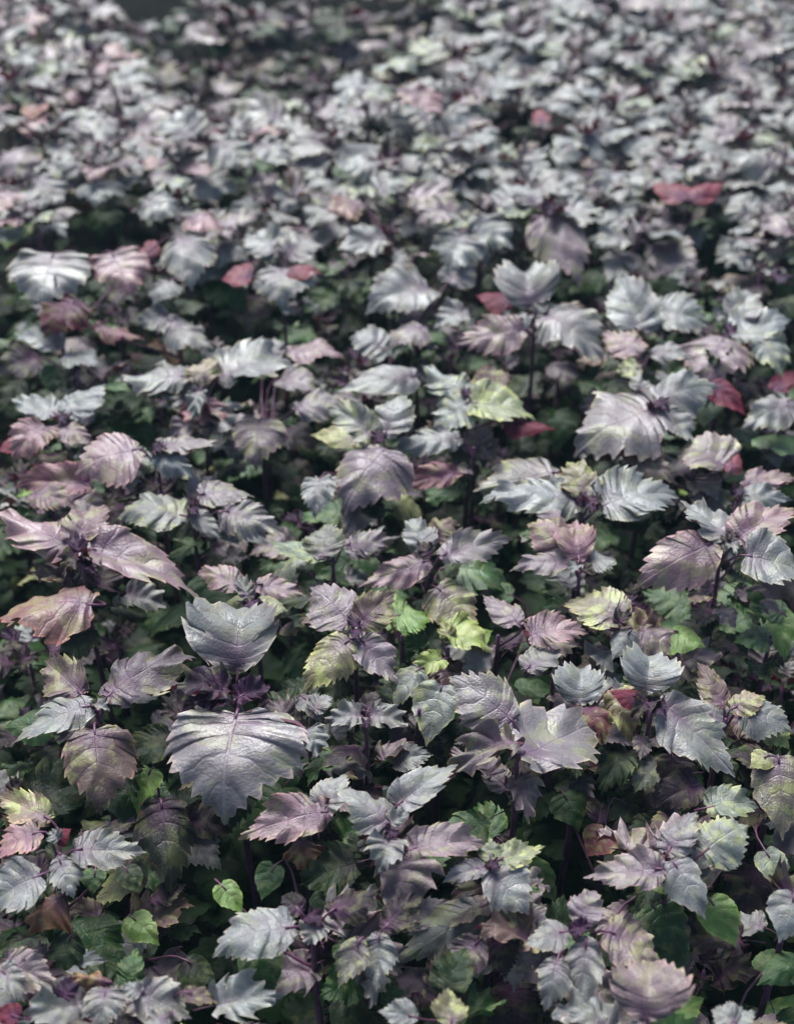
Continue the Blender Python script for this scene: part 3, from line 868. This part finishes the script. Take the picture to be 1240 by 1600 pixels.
def side_word(dx, dy):
    a = math.degrees(math.atan2(dy, dx)) % 360
    return ('right of', 'behind and right of', 'behind', 'behind and left of', 'left of', 'in front and left of', 'in front of', 'in front and right of')[int((a + 22.5) // 45) % 8]
used = {}
ADJ = {'s': 'silver-grey', 'm': 'grey-mauve', 'p': 'pinkish', 'k': 'dark mauve'}
r = random.Random(42)
cells = []
y = .40
while y < 4.3:
    sp = .092 if y < 1.0 else (.098 if y < 1.8 else .098 + .040 * min(1, y - 1.8))
    half = 620 / FPX * math.hypot(y, .83) * 1.04 + .30
    nx = int(2 * half / sp)
    for i in range(nx + 1):
        cells.append((-half + i * sp + (sp / 2 if int(y / sp) % 2 else 0) + r.uniform(-.032, .032), y + r.uniform(-.03, .03)))
    y += sp * .95
todo = []; rest = []
for (x, y) in cells:
    near = y < 1.95
    dmin = min((math.hypot(h[0].x - x, h[0].y - y), i) for i, h in enumerate(HEROES))
    px, py, dd = proj((x, y, CANOPY))
    if dmin[0] < (.066 if near else .085): continue
    inb = -25 < px < 1265 and -30 < py < 1660
    if near and gap(px, py): continue
    if py > 1120 and r.random() < .40: continue
    h = canopy_h(x, y)
    if near:                                   # these stand lower, between the tall ones
        h -= r.uniform(.065, .15)
        if py > 1080: h -= .05
        if py < 560: h += .045
        if not inb: h = r.uniform(-.03, .01)
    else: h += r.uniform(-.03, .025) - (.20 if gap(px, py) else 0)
    (todo if inb else rest).append((x, y, h, near, dmin[1], px, py))
count = 0
for (x, y, h, near, hi, px, py) in todo:
    size = r.uniform(.85, 1.15) * (.95 if near else (1.0 + .50 * min(1, y - 1.9)) * (1 if px < 850 else .93))
    tone = 'mGgGkGgg' if near else ('ssmssas' if px > 500 else 'smssmap')  # near palette leans green, with darkened colours for shade between crowns
    if not near and (gap(px, py) or (160 < px < 700 and py < 135 + (px - 330) * .05)): tone = 'kkGmkbG'  # darker leaf palette paints shade into hollows and the furrow
    H = HEROES[hi]
    word = side_word(x - H[0].x, y - H[0].y)
    if y < 2.2:
        key = (hi, word); used[key] = used.get(key, 0) + 1
        ordn = ('', 'second ', 'third ', 'fourth ', 'fifth ')[min(4, used[key] - 1)]
        word = word.replace('in front and', 'front and')
        label = '%s%s perilla shoot %s %s' % (ordn, 'lower' if near else 'small', word, H[1]['short'])
    else:
        zone = 'back right corner' if px > 900 else ('back left corner' if px < 170 else ('low dark furrow at the back left' if px < 640 and py < 110 else 'back rows behind the mound'))
        label = 'blurred dusty perilla plant among many alike in the ' + zone
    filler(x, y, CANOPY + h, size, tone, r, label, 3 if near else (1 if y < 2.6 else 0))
    count += 1
print('heroes', len(HEROES), 'fillers', count, 'rest', len(rest))

# ------------------------------------------------------------------ uncountable leaves: deep undergrowth, and the crop beyond the picture
def mass(name, leaves, mat):
    src = [leaf_mesh(900 + i, bend=rnd.uniform(30, 80), fold=rnd.uniform(-.2, .2), teeth=.09, ruffle=.04, nteeth=6, rows=18, cols=2) for i in range(6)]
    data = [([v.co.copy() for v in m.vertices], [tuple(p.vertices) for p in m.polygons]) for m in src]
    vs, fs = [], []
    for M in leaves:
        v, f = rnd.choice(data); o = len(vs)
        vs.extend((M @ c)[:] for c in v); fs.extend(tuple(i + o for i in q) for q in f)
    me = mesh(name, vs, fs, mat); o = obj(name, me); return o
def mass_mat(name, c1, c2, rough, spec=.5):
    m, nt, N, L = nodes(name); bs = N['Principled BSDF']
    tc = N.new('ShaderNodeTexCoord'); n = N.new('ShaderNodeTexNoise'); n.inputs['Scale'].default_value = 22; n.inputs['Detail'].default_value = 3
    L.new(tc.outputs['Object'], n.inputs['Vector']); L.new(mix(N, L, mapr(N, L, n.outputs[0], .38, .62), c1, c2), bs.inputs['Base Color'])
    bs.inputs['Roughness'].default_value = rough; bs.inputs['Specular IOR Level'].default_value = spec
    n2 = N.new('ShaderNodeTexNoise'); n2.inputs['Scale'].default_value = 180; L.new(tc.outputs['Object'], n2.inputs['Vector'])
    bp = N.new('ShaderNodeBump'); bp.inputs['Strength'].default_value = .5; bp.inputs['Distance'].default_value = .002
    L.new(n2.outputs[0], bp.inputs['Height']); L.new(bp.outputs[0], bs.inputs['Normal']); return m
def rand_leaf(x, y, z, Ln, rr, e0=-40, e1=5):
    a = rr.uniform(0, 2 * math.pi); e = R(rr.uniform(e0, e1)); b = Vector((x, y, z))
    tp = b + Vector((math.cos(a) * math.cos(e), math.sin(a) * math.cos(e), math.sin(e))) * Ln
    return frame(b, tp, Ln * rr.uniform(.7, .95), rr.uniform(-.3, .3), Vector((0, 0, 1)))[0]
def outside(x, y, z):
    q = proj((x, y, z)); return q[2] < .3 or not (-110 < q[0] < 1350 and q[1] < 1720)
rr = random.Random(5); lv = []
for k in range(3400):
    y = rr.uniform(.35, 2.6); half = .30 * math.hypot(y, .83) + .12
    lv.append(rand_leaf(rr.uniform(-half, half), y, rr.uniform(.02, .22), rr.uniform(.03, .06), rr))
u = mass('undergrowth', lv, mass_mat('undergrowth_leaf_shade', (.005, .016, .004), (.016, .040, .010), .6, .15))  # near-black greens hold the shade between the stems
u['kind'] = 'stuff'; u['label'] = 'undergrowth of small green leaves, darkened as shade deep between the perilla stems'
lv = []
for (x, y, h, near, hi, px, py) in rest:
    if y < .62 or not outside(x, y, CANOPY): continue
    for k in range(15):
        a = rr.uniform(0, 6.28); q = rr.uniform(.01, .06)
        lv.append(rand_leaf(x + q * math.cos(a), y + q * math.sin(a), CANOPY + h - rr.uniform(0, .07) - (.08 if k > 8 else 0), rr.uniform(.03, .07), rr, -35, 20))
for k in range(9000):
    y = rr.uniform(3.9, 8.0); x = rr.uniform(-3.2, 3.2)
    lv.append(rand_leaf(x, y, CANOPY - rr.uniform(0, .07), rr.uniform(.05, .09), rr, -30, 15))
for sx in (-1, 1):
    for k in range(5500):
        y = rr.uniform(.3, 4.0); x = sx * (.30 * math.hypot(y, .83) + .32 + rr.uniform(0, 1.0))
        if not outside(x, y, CANOPY): continue
        lv.append(rand_leaf(x, y, CANOPY - rr.uniform(0, .16), rr.uniform(.035, .075), rr, -35, 20))
u = mass('perilla_crop', lv, mass_mat('crop_leaf', (.15, .15, .145), (.085, .06, .07), .5))
u['kind'] = 'stuff'; u['label'] = 'rest of the perilla crop running on beyond the plants in view'

# ------------------------------------------------------------------ ground
n = 60; vs, fs = [], []
gr = random.Random(3)
def gz(i, j):
    return 0 if (i in (0, n) or j in (0, n)) else gr.uniform(-.012, .006)
xs = [-60, -20, -6] + [-3 + 6 * k / (n - 6) for k in range(n - 5)] + [6, 20, 60]
ys = [-60, -20, -3] + [-1 + 6 * k / (n - 6) for k in range(n - 5)] + [8, 20, 60]
for j, yy in enumerate(ys):
    for i, xx in enumerate(xs): vs.append((xx, yy, gz(i, j)))
W_ = len(xs)
for j in range(len(ys) - 1):
    for i in range(W_ - 1): fs.append((j * W_ + i, j * W_ + i + 1, (j + 1) * W_ + i + 1, (j + 1) * W_ + i))
g = obj('ground', mesh('ground', vs, fs, SOIL))
g['kind'] = 'structure'

# ------------------------------------------------------------------ haze volume added to pale and cool the far rows
me = bpy.data.meshes.new('haze')
hb = [(-61, -61, -1), (61, -61, -1), (61, 61, -1), (-61, 61, -1), (-61, -61, 2), (61, -61, 2), (61, 61, 2), (-61, 61, 2)]
me.from_pydata(hb, [], [(0, 3, 2, 1), (4, 5, 6, 7), (0, 1, 5, 4), (1, 2, 6, 5), (2, 3, 7, 6), (3, 0, 4, 7)])
hm, nt, N, L = nodes('haze_volume'); N.remove(N['Principled BSDF'])
pv = N.new('ShaderNodeVolumePrincipled'); pv.inputs['Color'].default_value = (.50, .86, 1, 1); pv.inputs['Density'].default_value = 0.0055
L.new(pv.outputs[0], N['Material Output'].inputs['Volume']); me.materials.append(hm)
hz = obj('haze', me); hz['kind'] = 'stuff'; hz['label'] = 'thin bluish haze added to pale the far rows of the bed'
